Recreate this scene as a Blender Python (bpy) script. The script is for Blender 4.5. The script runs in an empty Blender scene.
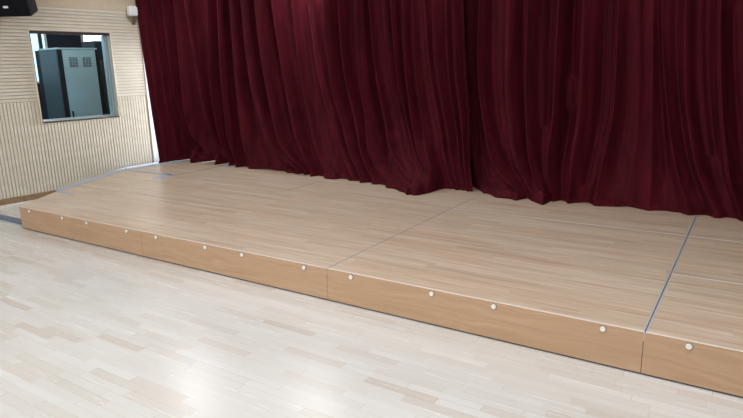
import bpy, bmesh, math, random
from mathutils import Vector, Matrix, noise
random.seed(7)
scene = bpy.context.scene
COL = scene.collection
R = math.radians

# ------------------------------------------------------------------ camera (solved from the stage grid)
W, HPX = 743, 418
F_PX = 594.52
CAM = Vector((6.3667, -3.0590, 1.5683))
YAW, PITCH, ROLL = -0.57799, 0.23494, -0.02326
fw = Vector((math.sin(YAW)*math.cos(PITCH), math.cos(YAW)*math.cos(PITCH), -math.sin(PITCH)))
rt0 = Vector((math.cos(YAW), -math.sin(YAW), 0)); up0 = rt0.cross(fw)
rt = math.cos(ROLL)*rt0 + math.sin(ROLL)*up0
up = -math.sin(ROLL)*rt0 + math.cos(ROLL)*up0
cd = bpy.data.cameras.new('camera'); cam = bpy.data.objects.new('camera', cd); COL.objects.link(cam)
cd.sensor_fit = 'HORIZONTAL'; cd.sensor_width = 36; cd.lens = F_PX/W*36; cd.clip_end = 60
m = Matrix.Identity(4)
for i, v in enumerate((rt, up, -fw)):
    for k in range(3): m[k][i] = v[k]
m.translation = CAM
cam.matrix_world = m
scene.camera = cam

def ray(u, v): return fw + rt*((u-W/2)/F_PX) - up*((v-HPX/2)/F_PX)
def on_plane(u, v, n, d):
    r = ray(u, v); n = Vector(n); return CAM + r*((d - n.dot(CAM))/n.dot(r))
def on_z(u, v, z): return on_plane(u, v, (0, 0, 1), z)
def on_y(u, v, y): return on_plane(u, v, (0, 1, 0), y)

DW, DD, DH = 2.0, 0.986, 0.238          # stage deck width, depth, height

# ------------------------------------------------------------------ material helpers
def new_mat(name):
    mt = bpy.data.materials.new(name); mt.use_nodes = True
    nt = mt.node_tree
    return mt, nt, nt.nodes['Principled BSDF']
def plain(name, col, rough=.5, metal=0., spec=None, var=0., vscale=8.):
    mt, nt, b = new_mat(name)
    b.inputs['Roughness'].default_value = rough; b.inputs['Metallic'].default_value = metal
    if spec is not None: b.inputs['Specular IOR Level'].default_value = spec
    if var:
        g = nt.nodes.new('ShaderNodeNewGeometry'); n = nt.nodes.new('ShaderNodeTexNoise'); n.inputs['Scale'].default_value = vscale
        nt.links.new(g.outputs['Position'], n.inputs['Vector'])
        r = nt.nodes.new('ShaderNodeValToRGB')
        r.color_ramp.elements[0].position = .3; r.color_ramp.elements[1].position = .7
        r.color_ramp.elements[0].color = (*[c*(1-var) for c in col], 1); r.color_ramp.elements[1].color = (*[min(1, c*(1+var)) for c in col], 1)
        nt.links.new(n.outputs['Fac'], r.inputs['Fac']); nt.links.new(r.outputs['Color'], b.inputs['Base Color'])
    else: b.inputs['Base Color'].default_value = (*col, 1)
    return mt
class NB:
    def __init__(s, nt): s.nt = nt
    def val(s, x, sock):
        if isinstance(x, (int, float)): sock.default_value = x
        else: s.nt.links.new(x, sock)
    def m(s, op, a, b=0., c=None):
        n = s.nt.nodes.new('ShaderNodeMath'); n.operation = op
        s.val(a, n.inputs[0]); s.val(b, n.inputs[1])
        if c is not None: s.val(c, n.inputs[2])
        return n.outputs[0]
    def white(s, x, y=None):
        n = s.nt.nodes.new('ShaderNodeTexWhiteNoise')
        if y is None:
            n.noise_dimensions = '1D'; s.val(x, n.inputs['W'])
        else:
            n.noise_dimensions = '2D'
            c = s.nt.nodes.new('ShaderNodeCombineXYZ'); s.val(x, c.inputs[0]); s.val(y, c.inputs[1])
            s.nt.links.new(c.outputs[0], n.inputs['Vector'])
        return n.outputs['Value']
    def noise(s, x, y, z, scale=1., detail=3., rough=.55):
        c = s.nt.nodes.new('ShaderNodeCombineXYZ'); s.val(x, c.inputs[0]); s.val(y, c.inputs[1]); s.val(z, c.inputs[2])
        n = s.nt.nodes.new('ShaderNodeTexNoise'); n.inputs['Scale'].default_value = scale
        n.inputs['Detail'].default_value = detail; n.inputs['Roughness'].default_value = rough
        s.nt.links.new(c.outputs[0], n.inputs['Vector']); return n.outputs['Fac']
    def ramp(s, fac, stops):
        r = s.nt.nodes.new('ShaderNodeValToRGB'); e = r.color_ramp.elements
        while len(e) < len(stops): e.new(.5)
        for el, (p, c) in zip(e, stops): el.position = p; el.color = (*c, 1)
        s.nt.links.new(fac, r.inputs['Fac']); return r.outputs['Color']
    def mix(s, fac, a, b, mode='MIX'):
        n = s.nt.nodes.new('ShaderNodeMix'); n.data_type = 'RGBA'; n.blend_type = mode
        s.val(fac, n.inputs[0])
        for x, k in ((a, 6), (b, 7)):
            if isinstance(x, tuple): n.inputs[k].default_value = (*x, 1)
            else: s.nt.links.new(x, n.inputs[k])
        return n.outputs[2]
def pos(nt):
    g = nt.nodes.new('ShaderNodeNewGeometry'); sp = nt.nodes.new('ShaderNodeSeparateXYZ')
    nt.links.new(g.outputs['Position'], sp.inputs[0]); return sp.outputs
def planks(nb, x, y, width, length):
    """random tone per strip and a mask that is 1 in the thin joints"""
    ry = nb.m('DIVIDE', y, width); row = nb.m('FLOOR', ry)
    sh = nb.m('MULTIPLY', nb.white(row), 7.3)
    rx = nb.m('ADD', nb.m('DIVIDE', x, length), sh); colm = nb.m('FLOOR', rx)
    tone = nb.white(row, colm)
    fy = nb.m('FRACT', ry); fx = nb.m('FRACT', rx)
    ey = nb.m('MINIMUM', fy, nb.m('SUBTRACT', 1., fy)); ex = nb.m('MINIMUM', fx, nb.m('SUBTRACT', 1., fx))
    j = nb.m('MAXIMUM', nb.m('LESS_THAN', nb.m('MULTIPLY', ey, width), .0011), nb.m('LESS_THAN', nb.m('MULTIPLY', ex, length), .0014))
    return tone, j, row, colm

def mat_floor():
    mt, nt, b = new_mat('maple_strip_floor'); nb = NB(nt); p = pos(nt)
    tone, j, row, colm = planks(nb, p[0], p[1], .056, .40)
    c = nb.ramp(tone, [(0., (.635, .575, .52)), (.06, (.675, .633, .59)), (.25, (.707, .686, .656)), (.8, (.73, .715, .692)), (1., (.755, .747, .733))])
    off = nb.m('MULTIPLY', tone, 31.)
    g = nb.noise(nb.m('ADD', nb.m('MULTIPLY', p[0], 2.2), off), nb.m('MULTIPLY', p[1], 34.), off, 1., 4., .6)
    c = nb.mix(.35, c, nb.ramp(g, [(.3, (.90, .875, .85)), (.7, (1., 1., 1.))]), 'MULTIPLY')
    big = nb.noise(nb.m('MULTIPLY', p[0], .9), nb.m('MULTIPLY', p[1], 1.3), 0., 1., 2.)
    c = nb.mix(.5, c, nb.ramp(big, [(.35, (.93, .92, .90)), (.65, (1., 1., 1.))]), 'MULTIPLY')
    seam = nb.m('MULTIPLY', j, nb.m('MULTIPLY', nb.white(colm, row), .6))
    c = nb.mix(seam, c, (.36, .28, .21))
    nt.links.new(c, b.inputs['Base Color'])
    rr = nb.m('ADD', .21, nb.m('MULTIPLY', g, .10)); nt.links.new(rr, b.inputs['Roughness'])
    bp = nt.nodes.new('ShaderNodeBump'); bp.inputs['Strength'].default_value = .02; bp.inputs['Distance'].default_value = .01
    nt.links.new(nb.noise(nb.m('MULTIPLY', p[0], 2.2), nb.m('MULTIPLY', p[1], 24.), 4., 1., 3.), bp.inputs['Height']); nt.links.new(bp.outputs[0], b.inputs['Normal'])
    b.inputs['Specular IOR Level'].default_value = .5
    return mt
def mat_deck():
    mt, nt, b = new_mat('streaked_laminate_deck'); nb = NB(nt); p = pos(nt)
    tone, j, row, colm = planks(nb, p[0], p[1], .082, 1.15)
    off = nb.m('MULTIPLY', tone, 17.)
    g1 = nb.noise(nb.m('ADD', nb.m('MULTIPLY', p[0], .9), off), nb.m('MULTIPLY', p[1], 26.), off, 1., 4., .6)
    g2 = nb.noise(nb.m('MULTIPLY', p[0], 2.6), nb.m('MULTIPLY', p[1], 90.), 3., 1., 2., .5)
    f = nb.m('ADD', nb.m('ADD', nb.m('MULTIPLY', g1, .55), nb.m('MULTIPLY', tone, .10)), nb.m('MULTIPLY', g2, .45))
    c = nb.ramp(f, [(.37, (.51, .35, .245)), (.49, (.625, .475, .355)), (.58, (.685, .545, .42)), (.69, (.77, .66, .545))])
    g3 = nb.noise(nb.m('MULTIPLY', p[0], .55), nb.m('MULTIPLY', p[1], 17.), 9., 1., 3., .6)
    c = nb.mix(.55, c, nb.ramp(g3, [(.38, (.94, .98, 1.)), (.5, (1., 1., 1.)), (.62, (1., .90, .82))]), 'MULTIPLY')
    nt.links.new(c, b.inputs['Base Color'])
    rr = nb.m('ADD', .27, nb.m('MULTIPLY', g1, .12)); nt.links.new(rr, b.inputs['Roughness'])
    return mt
def mat_skirt():
    mt, nt, b = new_mat('oak_veneer_panel'); nb = NB(nt); p = pos(nt)
    wv = nb.noise(nb.m('MULTIPLY', p[0], 1.6), nb.m('MULTIPLY', p[2], 9.), 2., 1., 2.)
    g = nb.noise(nb.m('MULTIPLY', p[0], 1.4), nb.m('ADD', nb.m('MULTIPLY', p[2], 38.), nb.m('MULTIPLY', wv, 7.)), 0., 1., 3., .55)
    c = nb.ramp(g, [(.3, (.42, .255, .145)), (.55, (.475, .30, .18)), (.75, (.515, .34, .21))])
    nt.links.new(c, b.inputs['Base Color']); b.inputs['Roughness'].default_value = .42
    return mt
def mat_slat():
    mt, nt, b = new_mat('pale_ash_slats'); nb = NB(nt); p = pos(nt)
    g = nb.noise(nb.m('MULTIPLY', p[1], 5.), nb.m('MULTIPLY', p[2], 14.), p[0], 1., 3.)
    c = nb.ramp(g, [(.3, (.615, .555, .445)), (.7, (.705, .64, .53))])
    nt.links.new(c, b.inputs['Base Color']); b.inputs['Roughness'].default_value = .55
    return mt
def mat_velvet():
    mt, nt, b = new_mat('burgundy_velvet'); nb = NB(nt); p = pos(nt)
    g = nb.noise(nb.m('MULTIPLY', p[0], 14.), nb.m('MULTIPLY', p[1], 14.), nb.m('MULTIPLY', p[2], 1.6), 1., 3.)
    c = nb.ramp(g, [(.3, (.042, .0021, .0056)), (.7, (.082, .0043, .0110))])
    nt.links.new(c, b.inputs['Base Color']); b.inputs['Roughness'].default_value = .75
    b.inputs['Specular IOR Level'].default_value = .12
    b.inputs['Sheen Weight'].default_value = .52; b.inputs['Sheen Roughness'].default_value = .16
    b.inputs['Sheen Tint'].default_value = (.70, .10, .15, 1)
    return mt
def mat_glass():
    mt = bpy.data.materials.new('clear_glass'); mt.use_nodes = True; nt = mt.node_tree
    nt.nodes.remove(nt.nodes['Principled BSDF'])
    t = nt.nodes.new('ShaderNodeBsdfTransparent'); t.inputs[0].default_value = (.82, .92, .97, 1)
    g = nt.nodes.new('ShaderNodeBsdfGlossy'); g.inputs['Roughness'].default_value = .01
    fr = nt.nodes.new('ShaderNodeFresnel'); fr.inputs[0].default_value = 1.45
    mx = nt.nodes.new('ShaderNodeMixShader')
    nt.links.new(fr.outputs[0], mx.inputs[0]); nt.links.new(t.outputs[0], mx.inputs[1]); nt.links.new(g.outputs[0], mx.inputs[2])
    nt.links.new(mx.outputs[0], nt.nodes['Material Output'].inputs[0]); return mt
def mat_emit(name, col, s):
    mt, nt, b = new_mat(name); b.inputs['Base Color'].default_value = (*col, 1)
    b.inputs['Emission Color'].default_value = (*col, 1); b.inputs['Emission Strength'].default_value = s; return mt

M = dict(
    floor=mat_floor(), deck=mat_deck(), skirt=mat_skirt(), slat=mat_slat(), velvet=mat_velvet(), glass=mat_glass(),
    plaster=plain('beige_wall_paint', (.60, .50, .37), .8, var=.04), groove=plain('slat_backing', (.50, .46, .39), .8),
    base=plain('brown_wood_baseboard', (.27, .17, .085), .5, var=.15, vscale=20), sliverlight=plain('painted_backstage_light', (.86, .87, .88), .7), ceiling=plain('white_ceiling', (.74, .73, .70), .9),
    alu=plain('brushed_aluminium', (.60, .61, .64), .45, .3), paletrim=plain('pale_edge_trim', (.84, .83, .82), .4), ply=plain('dark_frame', (.05, .045, .04), .6),
    frameshade=plain('dark_frame_and_shade', (.035, .022, .018), .4), tape=plain('pale_blue_tape', (.47, .54, .64), .5, var=.10, vscale=30),
    tapedark=plain('slate_blue_tape', (.13, .17, .25), .5, var=.3, vscale=25),
    knob=plain('cream_plastic', (.82, .78, .72), .3), knobring=plain('steel_ring', (.32, .29, .27), .35, .8),
    black=plain('black_plastic', (.006, .007, .010), .45), grille=plain('black_metal_grille', (.003, .0035, .006), .7, spec=.15),
    spkside=plain('black_painted_cabinet', (.007, .010, .018), .5, spec=.25), badge=plain('silver_badge', (.85, .85, .85), .5),
    white=plain('white_plastic', (.80, .81, .82), .4), bracket=plain('brown_bracket', (.20, .14, .10), .5),
    racklight=plain('light_grey_steel', (.42, .53, .575), .4, var=.03), rackshade=plain('shaded_grey_steel', (.085, .125, .15), .4),
    vent=plain('vent_dark', (.09, .10, .105), .5), navy=plain('dark_navy_wall', (.012, .014, .026), .7), olive=plain('olive_grey_cabinet', (.06, .062, .052), .55),
    reveal=plain('blue_grey_reveal', (.34, .44, .47), .45), silver=plain('silver_window_sill', (.62, .66, .68), .35, .5), post=plain('pinkish_post', (.75, .66, .63), .6),
    daylight=mat_emit('daylight_pane', (.93, .97, 1.), 3.2), skylit=mat_emit('sky_lit_pane', (.72, .90, 1.), 1.0), lamp=mat_emit('lamp_diffuser', (.96, .98, 1.), 3.),
)

# ------------------------------------------------------------------ mesh helpers
def box(bm, x0, x1, y0, y1, z0, z1):
    vs = [bm.verts.new(p) for p in ((x0,y0,z0),(x1,y0,z0),(x1,y1,z0),(x0,y1,z0),(x0,y0,z1),(x1,y0,z1),(x1,y1,z1),(x0,y1,z1))]
    for f in ((3,2,1,0),(4,5,6,7),(0,1,5,4),(1,2,6,5),(2,3,7,6),(3,0,4,7)): bm.faces.new([vs[i] for i in f])
def prism(bm, pts, z0, z1):
    a = sum(pts[i][0]*pts[(i+1) % len(pts)][1]-pts[(i+1) % len(pts)][0]*pts[i][1] for i in range(len(pts)))
    if a < 0: pts = pts[::-1]
    lo = [bm.verts.new((p[0], p[1], z0)) for p in pts]; hi = [bm.verts.new((p[0], p[1], z1)) for p in pts]
    bm.faces.new(lo[::-1]); bm.faces.new(hi); n = len(pts)
    for i in range(n): bm.faces.new((lo[i], lo[(i+1) % n], hi[(i+1) % n], hi[i]))
def lathe(bm, prof, axis='y', seg=20, at=(0, 0, 0)):
    rings = []
    for r, h in prof:
        rg = []
        for k in range(seg):
            a = 2*math.pi*k/seg; c, s = r*math.cos(a), r*math.sin(a)
            p = (c, h, s) if axis == 'y' else ((c, s, h) if axis == 'z' else (h, c, s))
            rg.append(bm.verts.new((p[0]+at[0], p[1]+at[1], p[2]+at[2])))
        rings.append(rg)
    for a, b in zip(rings, rings[1:]):
        for k in range(seg): bm.faces.new((a[k], a[(k+1) % seg], b[(k+1) % seg], b[k]))
    bm.faces.new(rings[0][::-1]); bm.faces.new(rings[-1])
    bmesh.ops.recalc_face_normals(bm, faces=bm.faces[:])
def obj(name, bm, mt, parent=None, smooth=False, bevel=0.):
    bmesh.ops.recalc_face_normals(bm, faces=bm.faces[:])
    if bevel: bmesh.ops.bevel(bm, geom=bm.edges[:], offset=bevel, segments=2, affect='EDGES', clamp_overlap=True)
    me = bpy.data.meshes.new(name); bm.to_mesh(me); bm.free()
    me.materials.append(M[mt])
    if smooth: me.shade_smooth()
    o = bpy.data.objects.new(name, me); COL.objects.link(o)
    if parent: o.parent = parent
    return o
def boxo(name, dims, mt, parent=None, bevel=0.):
    bm = bmesh.new(); box(bm, *dims); return obj(name, bm, mt, parent, bevel=bevel)
def tag(o, label, cat, group=None):
    o['label'] = label; o['category'] = cat
    if group: o['group'] = group
    return o
def struct(o): o['kind'] = 'structure'; return o
def thing(name, label, cat, loc=(0, 0, 0), rz=0., group=None):
    o = bpy.data.objects.new(name, None); COL.objects.link(o); o.empty_display_size = .1
    o.location = loc; o.rotation_euler = (0, 0, rz); return tag(o, label, cat, group)
def frame_bm(x0, x1, z0, z1, y0, y1, w):
    bm = bmesh.new()
    box(bm, x0, x1, y0, y1, z0, z0+w); box(bm, x0, x1, y0, y1, z1-w, z1)
    box(bm, x0, x0+w, y0, y1, z0+w, z1-w); box(bm, x1-w, x1, y0, y1, z0+w, z1-w); return bm

# ------------------------------------------------------------------ setting
FX0, FX1, FY0, FY1 = -1.9, 10.6, -6.0, 4.6
CEIL = 3.05
struct(boxo('floor', (-5.2, FX1, FY0, FY1, -.1, 0.), 'floor'))
struct(boxo('ceiling', (-5.2, FX1, FY0, FY1, CEIL, CEIL+.1), 'ceiling'))
struct(boxo('wall_back', (-1.2, FX1, FY1-.1, FY1, 0., CEIL), 'plaster'))

struct(boxo('wall_right', (FX1-.1, FX1, FY0, FY1-.11, 0, CEIL), 'plaster'))
# left wall: local x runs along the wall, local y goes into it, z is up
TH = R(4.)
WM = Matrix.Translation((-1.40, .46, 0)) @ Matrix.Rotation(R(90)-TH, 4, 'Z')
def on_wall(o): o.matrix_world = WM; return o
S0, S1, Z0, Z1 = .645, 1.705, .970, 2.103      # window opening
SA, SB, SC = -5.6, 4.15, 2.185
ZS, ZT = 1.235, 2.403                          # seam between the slat fields, top of the slats
bm = bmesh.new()
for d in ((SA, S0, .014, .20, 0, CEIL), (S1, SB, .014, .20, 0, CEIL), (S0, S1, .014, .20, 0, Z0), (S0, S1, .014, .20, Z1, CEIL)): box(bm, *d)
wall = on_wall(struct(obj('wall_left', bm, 'plaster')))
wall.data.materials.append(M['groove'])
pit = .0415
bm = bmesh.new(); z = ZS+.008
while z+.03 < ZT+.01:
    za, zb = z, z+.0295
    if zb > Z0 and za < Z1-.004:
        box(bm, SA, S0-.012, .0055, .014, za, zb); box(bm, S1+.012, SC, .0055, .014, za, zb)
    else: box(bm, SA, SC, .0055, .014, za, zb)
    z += pit
obj('horizontal_slats', bm, 'slat', wall)
bm = bmesh.new(); s = SA
while s < SC-.03:
    if s+.03 > S0-.012 and s < S1+.012: box(bm, s, s+.0295, .0055, .014, .075, Z0-.012)
    else: box(bm, s, s+.0295, .0055, .014, .075, ZS)
    s += pit
obj('vertical_slats', bm, 'slat', wall)
bm = bmesh.new()
for d in ((SA, S0-.03, .0135, .0142, .075, ZT), (S1+.03, SC, .0135, .0142, .075, ZT), (S0-.03, S1+.03, .0135, .0142, .075, Z0-.03), (S0-.03, S1+.03, .0135, .0142, Z1+.03, ZT)): box(bm, *d)
obj('slat_backing', bm, 'groove', wall)
boxo('light_sliver_panel', (SC, SB, .004, .0138, .072, CEIL-.06), 'sliverlight', wall)  # white strip painted for backstage light grazing the wall beside the curtain
on_wall(struct(boxo('baseboard_left', (SA, SB, -.004, .02, 0, .07), 'base')))
# window into the control room
win = on_wall(struct(obj('window_1', frame_bm(S0-.012, S1+.012, Z0-.012, Z1+.012, .001, .02, .012), 'slat')))
bm = bmesh.new()
box(bm, S0, S1, .002, .10, Z1-.035, Z1); box(bm, S0, S0+.008, .002, .06, Z0, Z1-.035)
obj('window_frame_shade', bm, 'frameshade', win)  # deep top bar painted dark for the lintel's shade; side strip is frame
bm = bmesh.new()
box(bm, S1-.012, S1, .03, .215, Z0, Z1-.035); obj('window_reveal', bm, 'reveal', win)
bm = bmesh.new(); box(bm, S1-.026, S1-.012, .10, .125, Z0+.02, Z1-.04); box(bm, S1-.018, S1-.012, .035, .05, Z0+.02, Z1-.04)
obj('window_stile', bm, 'silver', win)
bm = bmesh.new(); box(bm, S0, S1, .012, .30, Z0, Z0+.011); obj('window_sill', bm, 'silver', win)
bm = bmesh.new(); box(bm, S0, S1, .001, .012, Z0-.016, Z0); obj('sill_shadow_strip', bm, 'frameshade', win)
boxo('window_glass', (S0+.008, S1-.018, .108, .114, Z0+.014, Z1-.035), 'glass', win)
# control room shell
BW = 2.75
on_wall(struct(boxo('wall_rear', (-.6, 4.1, BW, BW+.1, 0, CEIL), 'navy')))
on_wall(struct(boxo('wall_front', (-.6, -.5, .2, BW, 0, CEIL), 'plaster')))
on_wall(struct(boxo('wall_end', (4.0, 4.1, .2, BW, 0, CEIL), 'plaster')))
for n, (a, b, z0, z1) in (('window_2', (.90, 2.14, 1.42, 2.55)), ('window_3', (2.755, 3.60, 1.42, 2.55))):
    f = on_wall(struct(obj(n, frame_bm(a, b, z0, z1, BW-.03, BW-.002, .035), 'post')))
    boxo('window_pane', (a+.035, b-.035, BW-.014, BW-.004, z0+.035, z1-.035), 'daylight' if n == 'window_3' else 'skylit', f)
on_wall(struct(boxo('trim_1', (1.995, 2.05, BW-.06, BW-.031, 0, CEIL), 'ply')))

# ------------------------------------------------------------------ control room contents
def rack():
    t = tag(bpy.data.objects.new('equipment_rack', None), 'tall grey steel equipment cabinet with two square vents behind the wall window', 'cabinet'); COL.objects.link(t); on_wall(t)
    a, b, y0, y1, z1 = 1.40, 1.985, .90, 1.46, 1.925
    boxo('body', (a, b, y0+.03, y1, .06, z1-.012), 'rackshade', t)  # sides coloured darker than the door, for less light falling there
    boxo('rear_panel', (a+.001, b, y1+.001, y1+.13, .06, z1-.012), 'navy', t)
    boxo('plinth', (a+.02, b-.02, y0+.05, y1-.02, 0, .06), 'black', t)
    bm = bmesh.new(); box(bm, a-.004, a+.062, y0, y0+.03, .06, z1-.02); box(bm, b-.012, b+.03, y0, y0+.03, .06, z1-.02)
    obj('front_frame', bm, 'black', t)
    boxo('top_cap', (a-.006, b+.006, y0-.006, y1, z1-.012, z1+.012), 'racklight', t)
    d = boxo('door', (a+.064, b-.030, y0-.012, y0+.02, .07, z1-.02), 'racklight', t, .003)
    for sa in (1.547, 1.75):
        v = boxo('vent', (sa, sa+.122, y0-.0135, y0-.0115, 1.660, 1.800), 'vent', d)
        bm = bmesh.new()
        for k in range(6):
            z0 = 1.670+k*.022; box(bm, sa+.004, sa+.118, y0-.016, y0-.013, z0, z0+.007)
        for k in range(1, 3): box(bm, sa+k*.041-.003, sa+k*.041+.003, y0-.016, y0-.013, 1.665, 1.798)
        obj('louvre', bm, 'racklight', v)
    bm = bmesh.new(); box(bm, 1.487, 1.503, y0-.03, y0-.012, .93, 1.03); obj('handle', bm, 'black', d)
    return t
rack()
t = tag(bpy.data.objects.new('storage_cabinet', None), 'olive grey cupboard right of the vented rack, seen through window', 'cabinet'); COL.objects.link(t); on_wall(t)
boxo('body', (2.20, 2.80, 1.22, 1.70, .05, 1.765), 'olive', t, .004); boxo('plinth', (2.22, 2.78, 1.25, 1.68, 0, .05), 'black', t)
boxo('door', (2.205, 2.495, 1.205, 1.22, .07, 1.755), 'olive', t); boxo('door', (2.505, 2.795, 1.205, 1.22, .07, 1.755), 'olive', t)
t = tag(bpy.data.objects.new('equipment_case', None), 'black case on top of the olive cupboard, seen through window', 'case'); COL.objects.link(t); on_wall(t)
boxo('body', (2.165, 2.70, 1.24, 1.66, 1.766, 2.06), 'navy', t, .012)
bm = bmesh.new(); box(bm, 2.33, 2.53, 1.215, 1.235, 1.90, 1.92); box(bm, 2.33, 2.35, 1.22, 1.242, 1.90, 1.92); box(bm, 2.51, 2.53, 1.22, 1.242, 1.90, 1.92); obj('handle', bm, 'black', t)

# ------------------------------------------------------------------ stage
XS = [(.004, 1.998), (2.002, 3.9975), (4.0025, 5.9978), (6.0022, 8.0)]
TB = .020
cols = ['leftmost', 'second from the left', 'third from the left', 'rightmost']
col_txt = ['at the left end of the stage', 'left of the middle seam', 'between the middle seam and the dark seam', 'right of the dark seam']
row_txt = ['front', 'middle', 'rear']
deck_lab = {
 (0,0): 'wood stage deck at the front left corner, its panel ending by the floor tape',
 (1,0): 'front row wood stage deck just left of the long centre seam',
 (2,0): 'front row wood stage deck between the centre seam and the wide dark seam',
 (3,0): 'front row wood stage deck right of the wide dark seam, cut by frame edge',
 (0,1): 'middle row wood stage deck at left, bordered by the tape corner patch',
 (1,1): 'middle row wood stage deck just left of the long centre seam',
 (2,1): 'middle row wood stage deck between the centre seam and the wide dark seam',
 (3,1): 'middle row wood stage deck right of the wide dark seam',
 (0,2): 'rear row wood stage deck right of the thin dark seam at left, by the curtain',
 (1,2): 'rear row wood stage deck with the big curtain puddle lying on it',
 (2,2): 'rear row wood stage deck between centre seam and dark seam, meeting the curtain',
 (3,2): 'rear row wood stage deck at far right under the dark curtain end'}
def knob(x, parent):
    bm = bmesh.new(); lathe(bm, [(.0175, -.0035), (.0175, -.0062), (.0165, -.0068)], 'y', 20, (x, 0, .2105-DH))
    k = obj('knob', bm, 'knobring', parent)
    bm = bmesh.new(); lathe(bm, [(.0145, -.0066), (.0145, -.0120), (.0125, -.0145), (.0065, -.0145), (.005, -.0125)], 'y', 20, (x, 0, .2105-DH))
    obj('knob_cap', bm, 'knob', k, smooth=False)
for r in range(3):
    y0 = r*DD; y1 = (r+1)*DD-.002
    if r: y0 += .002
    for c, (x0, x1) in enumerate(XS):
        if r == 2: x0, x1 = x0+(.006 if c == 0 else 0), x1-(.008 if c == 0 else 0)
        t = thing('stage_deck', deck_lab[(c, r)], 'stage deck', (x0, y0, 0), 0, 'wood stage decks')
        w, d = x1-x0, y1-y0
        thin = .0006
        ef = (.0012, .0035, .006, .0065)[c] if r == 0 else ((.008 if c == 3 else thin) if r == 1 else (.008 if c == 3 else .006 if c == 2 else thin))
        eb = thin; el = {0: thin, 1: thin, 2: .002, 3: .0095}[c]; er = {0: thin, 1: .002, 2: .0095, 3: thin}[c]
        boxo('deck_board', (el, w-er, ef, d-eb, DH-TB, DH), 'deck', t)
        bm = bmesh.new()
        bm.free()
        if ef > thin: boxo('edge_trim', (0, w, 0, ef, DH-TB-.03, DH+.0005), 'paletrim', t)
        if el > thin: boxo('seam_trim', (0, el, ef, d-eb, DH-TB-.03, DH+.0005), 'alu', t)
        if er > thin: boxo('seam_trim', (w-er, w, ef, d-eb, DH-TB-.03, DH+.0005), 'alu', t)
        for lx, ly in ((.06, .06), (w-.06, .06), (.06, d-.06), (w-.06, d-.06)):
            boxo('leg', (lx-.02, lx+.02, ly-.02, ly+.02, 0, DH-TB), 'ply', t)
        if r == 0:
            fx1 = XS[c+1][0]-x0-.0070 if c < 3 else w
            p = boxo('front_panel', (-.004, fx1, -.0035, .0, .011, DH-.003), 'skirt', t)
            for o_ in (.2, .8, 1.2, 1.8):
                if c == 3 and o_ > 1.9: continue
                knob(o_ - (x0-c*DW) , p)
                ch = p.children[-1]; ch.location.z = DH
            boxo('panel_backing', (.0, w, 0, .012, .004, DH-TB-.03), 'ply', t)
struct(boxo('trim_3', (.01, 10.4, 3*DD+.003, 4.45, 0, DH-.001), 'deck'))
# left end panel of the corner deck and cut filler boards towards the wall
edge = [(0., 0.), (-.421, .632), (-.985, 1.955), (-1.13, 3.00), (-1.15, 3.30)]
def filler(pts, label):
    cx = sum(p[0] for p in pts)/len(pts); cy = sum(p[1] for p in pts)/len(pts)
    t = thing('filler_board', label, 'stage deck', (cx, cy, 0), 0, 'cut filler boards at the stage end')
    loc = [(p[0]-cx, p[1]-cy) for p in pts]
    bm = bmesh.new(); prism(bm, loc, DH-TB, DH); obj('deck_board', bm, 'deck', t)
    bm = bmesh.new(); prism(bm, [(p[0]*.8, p[1]*.8) for p in loc], 0, DH-TB); obj('support_block', bm, 'ply', t)
g = .004
filler([(-.001, .01), (-.421, .632), (-.421-.13, .934), (-.574, .984), (0, .984)], 'wedge shaped wood filler board at the stage front, beside the bare wall gap')
filler([(0, .988), (-.576, .988), (-.985, 1.953), (-.985, 1.969), (0, 1.969)], 'wood filler board edged by the long blue tape at the slatted wall')
filler([(-.022, 1.975), (-.992, 1.975), (-1.13, 3.0), (-1.15, 3.3), (-.022, 3.3)], 'wood filler board under the left curtain puddle by the wall')

# ------------------------------------------------------------------ tape
def tape(name, pts, z, label, mt='tape', h=.0016):
    cx = sum(p[0] for p in pts)/len(pts); cy = sum(p[1] for p in pts)/len(pts)
    bm = bmesh.new(); prism(bm, [(p[0]-cx, p[1]-cy) for p in pts], 0, h)
    o = obj(name, bm, mt); o.location = (cx, cy, z); return tag(o, label, 'tape')
ZT_ = DH+.0009
def flat(*px): return [tuple(on_z(u, v, DH)[:2]) for u, v in px]
# the long tape bridges the gap between the slanting stage edge and the wall
tape('tape_strip', flat((55.2, 189.8), (90, 178.5), (126, 167.1), (126.4, 170.1), (92, 180.6), (58, 191.7)), ZT_, 'pale blue tape strip along the slanting stage edge beside the slatted wall')
tape('tape_strip', flat((126.6, 167), (155, 162.6), (183, 158.6), (186, 161.2), (151, 166.4), (127, 170.1)), ZT_, 'pale blue tape strip at the wall foot running under the left curtain edge')
tape('tape_strip', flat((127.5, 169.2), (172, 174.3), (172, 175.3), (127.5, 170.4)), ZT_, 'thin blue tape line across the stage from the wall tape to the deck corner')
tape('tape_patch', flat((153, 177.2), (170.5, 173.4), (173, 175.6), (163, 178.6)), ZT_, 'pale blue tape patch where the thin tape line meets the black seam')
tape('tape_strip', flat((57.5, 190.7), (74, 193.4), (74, 194.6), (57.5, 192.2)), ZT_, 'short blue tape tab at the front tip of the long wall tape')
tape('tape_patch', flat((224, 164.5), (231, 163.2), (232, 167), (225, 167.6)), ZT_, 'small pale tape square peeking out between the two left curtains')
tape('floor_tape', [(-1.38, .21), (-.05, .21), (-.05, .075), (-1.39, .075)], .0006, 'dark slate blue tape band on the floor left of the stage corner', 'tapedark')
tape('floor_tape', [(-1.38, .070), (-.02, .070), (-.02, .035), (-1.39, .035)], .0006, 'thin pale tape line on the floor in front of the dark tape band', 'tape')

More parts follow.
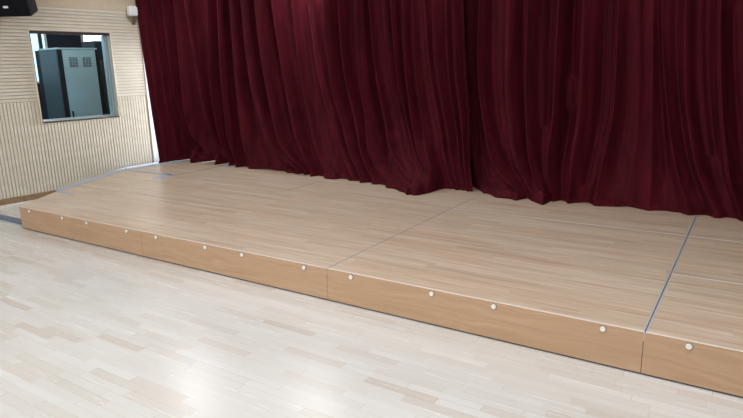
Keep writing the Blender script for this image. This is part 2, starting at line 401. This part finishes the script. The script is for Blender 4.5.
# ------------------------------------------------------------------ curtains
def lerp_tab(tab, x):
    if x <= tab[0][0]: return tab[0][1]
    for (a, b), (c, d) in zip(tab, tab[1:]):
        if x <= c:
            f = (x-a)/(c-a); f = f*f*(3-2*f); return b+(d-b)*f
    return tab[-1][1]
def sstep(a, b, x):
    f = max(0., min(1., (x-a)/(b-a))); return f*f*(3-2*f)
TOP = CEIL-.06
TOPY = {'A': [(-1.25, 2.64), (-1.17, 2.80), (-1.02, 3.06), (0.3, 3.06)], 'B': [(-.2, 2.95), (6, 2.95)], 'C': [(3.7, 3.20), (4.3, 2.99), (9, 2.99)]}
BASEY = {'A': [(-1.25, 2.66), (-1.15, 2.92), (-1.02, 3.14), (-.1, 3.14), (.2, 3.1)],
         'B': [(-.1, 2.96), (.5, 2.92), (1.05, 2.87), (2.0, 2.80), (2.6, 2.72), (3.05, 2.76), (3.4, 2.82), (4.1, 2.74)],
         'C': [(3.6, 3.10), (4.15, 2.76), (4.6, 2.74), (5.2, 2.80), (6.0, 2.74), (9, 2.76)]}
AT = [(0, 2.58), (1, 2.74), (2, 2.86), (3, 2.95), (5, 3.04), (9, 3.06)]
AB = [(0, 2.59), (1, 2.80), (2, 2.98), (3, 3.12), (5, 3.24), (7, 3.24), (9, 3.12)]
def ybase(cu, x, z, k=None):
    w = (1-sstep(DH, 1.25, z))**1.3
    if cu == 'A': return lerp_tab(AT, k)*(1-w)+lerp_tab(AB, k)*w
    return lerp_tab(TOPY[cu], x)*(1-w)+lerp_tab(BASEY[cu], x)*w
def ridge(cu, pl, k):
    pts = []
    for (u, v) in pl:
        p = on_y(u, v, 2.85)
        for _ in range(6): p = on_y(u, v, ybase(cu, p.x, p.z, k)-.03)
        pts.append((p.z, p.x))
    pts.sort()
    z0, x0 = pts[0]; z1, x1 = pts[-1]
    # carry the fold to the floor and up to the rail
    if z0 > DH: sl = (pts[1][1]-x0)/(pts[1][0]-z0); pts.insert(0, (DH-.05, x0-sl*(z0-DH)*.8))
    pts.append((TOP+.1, x1+.25*((x1-pts[-2][1])/(z1-pts[-2][0]))*(TOP+.1-z1)))
    return pts
def at_z(pts, z):
    if z <= pts[0][0]: return pts[0][1]
    # monotone-ish smooth interpolation
    n = len(pts)
    for i in range(n-1):
        if z <= pts[i+1][0]:
            z0, x0 = pts[i]; z1, x1 = pts[i+1]
            def slope(k):
                if k == 0: return (pts[1][1]-pts[0][1])/(pts[1][0]-pts[0][0])
                if k == n-1: return (pts[-1][1]-pts[-2][1])/(pts[-1][0]-pts[-2][0])
                return (pts[k+1][1]-pts[k-1][1])/(pts[k+1][0]-pts[k-1][0])
            h = z1-z0; t = (z-z0)/h; m0, m1 = slope(i)*h, slope(i+1)*h
            return (2*t**3-3*t*t+1)*x0+(t**3-2*t*t+t)*m0+(-2*t**3+3*t*t)*x1+(t**3-t*t)*m1
    return pts[-1][1]
# bottom lumps of cloth: curtain, px centre, half width (m), reach towards the hall (m), height (m)
# (centre x, half width left, half width right, forward flare, flare height, puddle reach, puddle height)
LUMP = {'A': [(-.78, .24, .34, .22, .55, .24, .14), (-.26, .24, .12, .20, .45, .22, .11)],
        'B': [(1.22, .14, .12, .02, .3, .08, .05), (2.02, .18, .14, .05, .35, .10, .06), (3.30, .50, .17, .36, .85, .20, .10)],
        'C': [(3.98, .14, .14, .05, .4, .10, .055), (4.30, .40, .22, .10, .6, .10, .065), (4.62, .13, .11, .08, .3, .20, .075), (5.25, .26, .2, .03, .4, .08, .035)]}
def bell(x, l):
    d = (x-l[0])/(l[1] if x < l[0] else l[2]); return math.exp(-d*d*1.6)
def lump(cu, x):
    L = .03; H = .012
    for l in LUMP[cu]:
        f = bell(x, l); L = max(L, l[5]*f); H = max(H, l[6]*f)
    return L, H
def flare(cu, x, z):
    o = 0.
    for l in LUMP[cu]:
        f = max(0., 1-(z-DH)/l[4]); o = max(o, l[3]*bell(x, l)*f*f)
    return o
def curtain(cu, lines, label, seed, ztop=None, hem_drop=0.):
    rid = [ridge(cu, p, k) for k, p in enumerate(lines)]
    nr = len(rid); per = 24; ncol = (nr-1)*per+1
    rnd = random.Random(seed)
    amp = [rnd.choice((.55, .8, 1., 1.25, 1.4)) for _ in rid]; pin = [rnd.choice((.003, .010, .018, .024)) for _ in rid]; ph = [rnd.uniform(0, 6.28) for _ in rid]; sk = [rnd.uniform(-.16, .16) for _ in rid]
    zs = []
    nz = 72
    for k in range(nz+1):
        f = k/nz; zs.append(TOP+(DH+.03-TOP)*(1-(1-f)**1.25))
    bm = bmesh.new(); grid = []
    for z in zs:
        cx = [at_z(r, z) for r in rid]
        for i in range(1, nr): cx[i] = max(cx[i], cx[i-1]+.022)
        row = []
        for j in range(ncol):
            i = min(j//per, nr-2); t = (j-i*per)/per; t = t-.125*math.sin(2*math.pi*t)
            g = cx[i+1]-cx[i]
            gl = cx[i]-cx[i-1] if i else g; gr = cx[i+2]-cx[i+1] if i+2 < nr else g
            Aa = amp[i]*min(.17, max(.02, .72*min(g, gl*1.6))); Ab = amp[i+1]*min(.17, max(.02, .72*min(g, gr*1.6)))
            tt = t+sk[i]*math.sin(math.pi*t)*.9
            A = Aa*(1-tt)+Ab*tt
            c = (1+math.cos(2*math.pi*tt))/2
            wide = min(1., max(0., (g-.14)/.16)); prof = (1-wide)*(.62*c**1.9+.38*c)+wide*(.60*c**4.5+.40*c)
            sub = .13*math.sin(2*math.pi*tt*(2 if g < .25 else 3)+ph[i]+.5*z)*math.sin(math.pi*t)*(.5+.5*min(1., g/.2))
            x = cx[i]+g*t
            q = noise.noise(Vector((x*5.5+seed*3, z*.55, seed)))*.007+noise.noise(Vector((x*17, z*.8, seed+5)))*.003
            ampz = (.80+.20*sstep(TOP, 1.2, z))*(.50+.50*sstep(DH, .75, z))*(1-.75*min(1., max(bell(cx[i]+g*t, l)*l[3] for l in LUMP[cu])/.2)*(1-sstep(DH, .62, z)))
            pinch = pin[i]*math.exp(-(t*g/.011)**2)+pin[i+1]*math.exp(-((1-t)*g/.011)**2)
            y = ybase(cu, x, z, j/per)-pinch*sstep(DH, .5, z)-A*ampz*(prof+sub)+.03+q
            fo = flare(cu, x, z)
            Hx = lump(cu, x)[1]
            row.append((x+.45*fo, y-fo, z+.85*Hx*((TOP-z)/(TOP-DH))**12))
        grid.append(row)
    # the hem turns forward and lies on the deck
    last = grid[-1]; np_ = 12
    for k in range(1, np_+1):
        v = k/np_; row = []
        for j, (x, y, z) in enumerate(last):
            L, H = lump(cu, x)
            n1 = noise.noise(Vector((x*9, v*2.2, seed+11))); n2 = noise.noise(Vector((x*22, v*6, seed+19)))
            yy = y-L*(v**.9)*(1+.30*n1+.15*n2)
            hh = H*(1-v**2.4)**.5*(1+.55*n1+.45*n2)
            zf = .0054 if cu == 'A' else .0027
            zz = DH+zf+max(0., hh)*(.9 if v < 1 else 0)*min(1., v*3)+(z-DH-zf)*(1-v)**2.6
            row.append((x+.35*L*v+.10*L*n1+.03*L*n2, yy, max(DH+zf, zz)))
        grid.append(row)
    vs = [[bm.verts.new(p) for p in row] for row in grid]
    for a, b in zip(vs, vs[1:]):
        for j in range(ncol-1): bm.faces.new((a[j], b[j], b[j+1], a[j+1]))
    o = obj('stage_curtain', bm, 'velvet', None, smooth=True)
    s = o.modifiers.new('thickness', 'SOLIDIFY'); s.thickness = .005; s.offset = 0
    return tag(o, label, 'curtain', 'burgundy stage curtains')
A = [
 [(132.5, 0), (144.5, 80), (157, 160)],
 [(139.5, 0), (150, 80), (163, 158)],
 [(147, 0), (158, 80), (169, 157)],
 [(153, 0), (162, 70), (175, 150), (181, 160)],
 [(161, 0), (170, 80), (182, 140), (190, 160)],
 [(170, 0), (179, 73), (188, 125), (200, 161)],
 [(181, 0), (191, 90), (202, 140), (211, 163)],
 [(193, 0), (208, 81), (221, 134), (226, 163)],
 [(203, 0), (217, 81), (228, 134), (233, 164)],
 [(214, 0), (226, 81), (238, 150), (244, 166)],
]
Bc = [
 [(213, 0), (220, 90), (231, 166.5)],
 [(224, 0), (232, 90), (240, 168)],
 [(235, 0), (245, 95), (252, 168)],
 [(247, 0), (260, 91), (279, 150), (300, 172)],
 [(262, 0), (273, 75), (288, 145), (306, 173)],
 [(279, 0), (290, 64), (300, 118), (314, 174)],
 [(296, 0), (306, 85), (318, 145), (328, 176)],
 [(312, 0), (326, 86), (341, 145), (352, 178)],
 [(329, 0), (340, 91), (354, 150), (362, 180)],
 [(345, 0), (352, 77), (365, 150), (376, 184)],
 [(361, 0), (367, 83), (376, 147), (392, 188)],
 [(371, 0), (380, 80), (393, 145), (414, 187)],
 [(384, 0), (394, 90), (408, 150), (426, 185)],
 [(393, 0), (401, 90), (414, 150), (432, 186)],
 [(404, 0), (408, 78), (417, 150), (436, 189)],
 [(413, 0), (418, 78), (429, 150), (441, 190)],
 [(423, 0), (430, 78), (442, 147), (450, 191)],
 [(435, 0), (440, 78), (451, 150), (457, 192)],
 [(446, 0), (449, 80), (458, 150), (463, 193)],
 [(455, 0), (459, 80), (464, 150), (467, 194)],
 [(463, 0), (467, 80), (470, 150), (472, 195)],
]
Cc = [
 [(460, 0), (462, 80), (464, 150), (466, 194)],
 [(465, 0), (468, 80), (472, 150), (478, 195)],
 [(473, 0), (475, 90), (484, 155), (499, 197)],
 [(485, 0), (487, 100), (499, 163), (520, 198)],
 [(511, 0), (512, 100), (518, 160), (533, 200)],
 [(533, 0), (531, 100), (533, 160), (543, 201)],
 [(563, 0), (558, 110), (551, 165), (553, 202)],
 [(589, 0), (584, 110), (574, 170), (568, 204)],
 [(621, 0), (616, 105), (604, 165), (594, 205)],
 [(653, 0), (653, 110), (652, 165), (648, 210)],
 [(662, 0), (666, 90), (674, 153), (690, 214)],
 [(687, 0), (687, 100), (697, 165), (716, 216)],
 [(722, 0), (723, 105), (731, 180), (742, 220)],
 [(757, 0), (762, 105), (770, 180), (776, 223)],
 [(780, 0), (786, 105), (794, 180), (800, 226)],
 [(806, 0), (812, 105), (820, 180), (826, 229)],
 [(836, 0), (842, 105), (850, 180), (856, 232)],
 [(870, 0), (876, 105), (884, 180), (890, 236)],
]
curtain('A', A, 'narrow burgundy velvet curtain at left, next to the slatted wall', 3)
curtain('B', Bc, 'burgundy velvet stage curtain in the middle with a big puddle on the deck', 11)
curtain('C', Cc, 'dark burgundy velvet stage curtain on the right, past the centre overlap', 23)
tr = struct(boxo('trim_2', (-1.1, 10.5, 2.86, 3.10, CEIL-.055, CEIL-.001), 'alu'))

# ------------------------------------------------------------------ loudspeaker on the wall
def loudspeaker():
    fr = R(33)                                   # front edge direction in plan
    t = tag(bpy.data.objects.new('wall_loudspeaker', None), 'black loudspeaker mounted high on the slatted wall, cut by the frame corner', 'speaker'); COL.objects.link(t)
    corner = CAM + ray(30.0, 16.6).normalized()*8.22   # lower right front corner
    ex = Vector((math.cos(fr), math.sin(fr), 0)); back = Vector((-math.sin(fr), math.cos(fr), 0))
    tilt = R(17)
    ez = Vector((0, 0, 1))*math.cos(tilt)+back*math.sin(tilt)*1.0
    ey = (back*math.cos(tilt)-Vector((0, 0, 1))*math.sin(tilt))
    ey = Vector((back.x*math.cos(tilt), back.y*math.cos(tilt), math.sin(tilt))); ez = ex.cross(ey)
    mm = Matrix.Identity(4)
    for i, v in enumerate((ex, ey, ez)):
        for k in range(3): mm[k][i] = v[k]
    mm.translation = corner; t.matrix_world = mm; pass
    w, h, d = .50, .62, .31
    # local x to the right along the front, local y backwards, local z up; origin = lower right front corner
    bm = bmesh.new(); prism(bm, [(-w, .012), (0, .012), (0, .06), (-.05, d), (-w+.05, d), (-w, .06)], 0, h); obj('cabinet', bm, 'spkside', t, bevel=.004)
    bm = bmesh.new(); box(bm, -w+.006, -.006, 0, .014, .008, h-.008); obj('grille', bm, 'grille', t, bevel=.004)
    bm = bmesh.new(); box(bm, -.272, -.216, -.006, .0, .100, .124); obj('badge', bm, 'badge', t, bevel=.001)
    bm = bmesh.new(); box(bm, -.28, -.22, d-.002, d+.16, h*.5-.04, h*.5+.04); obj('wall_bracket', bm, 'black', t)
    return t
spk = loudspeaker()

# ------------------------------------------------------------------ small white sensor box
t = tag(bpy.data.objects.new('wall_sensor', None), 'small white box on a brown bracket at the top of the slatted wall', 'sensor'); COL.objects.link(t); on_wall(t)
boxo('housing', (1.972, 2.098, -.13, -.045, 2.335, 2.468), 'white', t, .014)
bm = bmesh.new(); lathe(bm, [(.018, -.1315), (.018, -.127)], 'y', 16, (2.05, 0, 2.41)); obj('lens', bm, 'badge', t)
bm = bmesh.new(); box(bm, 2.04, 2.085, -.05, .0, 2.37, 2.40)
vs = [bm.verts.new(p) for p in ((2.02, -.115, 2.336), (2.10, -.115, 2.336), (2.10, -.07, 2.336), (2.02, -.07, 2.336), (2.065, -.012, 2.225), (2.095, -.012, 2.225), (2.095, -.0, 2.225), (2.065, -.0, 2.225))]
for f in ((0,1,2,3),(4,5,6,7),(0,1,5,4),(1,2,6,5),(2,3,7,6),(3,0,4,7)): bm.faces.new([vs[i] for i in f])
obj('mounting_bracket', bm, 'bracket', t)

# ------------------------------------------------------------------ ceiling lamps (light the hall, above the frame)
lamp_pos = [(-.07, 2.0, 'above the left curtain'), (1.8, 2.45, 'above the middle curtain'), (3.8, 2.3, 'above the curtain overlap'), (5.8, 2.3, 'above the right curtain'),
            (.6, -1.2, 'over the hall floor at left'), (3.4, -1.2, 'over the hall floor in the middle'), (6.2, -1.2, 'over the camera side of the floor')]
for x, y, wtxt in lamp_pos:
    t = thing('ceiling_light', 'square white ceiling lamp panel '+wtxt, 'ceiling light', (x, y, CEIL), 0, 'ceiling lamp panels')
    bm = bmesh.new()
    for q in ((-.24, .24, -.24, -.21), (-.24, .24, .21, .24), (-.24, -.21, -.21, .21), (.21, .24, -.21, .21)): box(bm, *q, -.03, 0)
    obj('frame', bm, 'white', t)
    boxo('diffuser', (-.21, .21, -.21, .21, -.022, -.004), 'lamp', t)
    L = bpy.data.lights.new('ceiling_lamp', 'AREA'); L.energy = (11 if x < 1 else 10 if x < 3 else 2.5) if y > 0 else (5 if x < 2 else 24 if x < 5 else 30); L.size = .4; L.color = (.97, .98, 1.)
    lo = bpy.data.objects.new('ceiling_lamp', L); COL.objects.link(lo); lo.location = (x, y, CEIL-.04)
# backstage lamp behind the curtain, unseen control room and hall fill lights added
def area(name, loc, target, e, sx, sy, col=(1, 1, 1)):
    L = bpy.data.lights.new(name, 'AREA'); L.shape = 'RECTANGLE'; L.size = sx; L.size_y = sy; L.energy = e; L.color = col
    o = bpy.data.objects.new(name, L); COL.objects.link(o); o.location = loc
    o.rotation_euler = (Vector(target)-Vector(loc)).to_track_quat('-Z', 'Y').to_euler(); return o
bl = area('backstage_daylight', (-1.08, 3.9, 1.2), (-1.215, 2.6, 1.1), 14, .14, 1.6, (.88, .95, 1.)); bl.data.energy = 24; bl.data.spread = R(35)
area('control_room_fill', (-2.2, 1.6, 2.9), (-2.2, 1.6, 0), 34, .8, .8, (.85, .95, 1.))
area('hall_fill_light', (3.0, -5.8, 1.9), (2.5, 0, .6), 60, 6.0, 2.0, (.93, .97, 1.))

w = bpy.data.worlds.new('world'); scene.world = w; w.use_nodes = True
w.node_tree.nodes['Background'].inputs[0].default_value = (.90, .95, 1., 1)
w.node_tree.nodes['Background'].inputs[1].default_value = .75
vs_ = scene.view_settings
vs_.view_transform = 'Standard'; vs_.look = 'None'; vs_.gamma = 1; vs_.exposure = 0.53
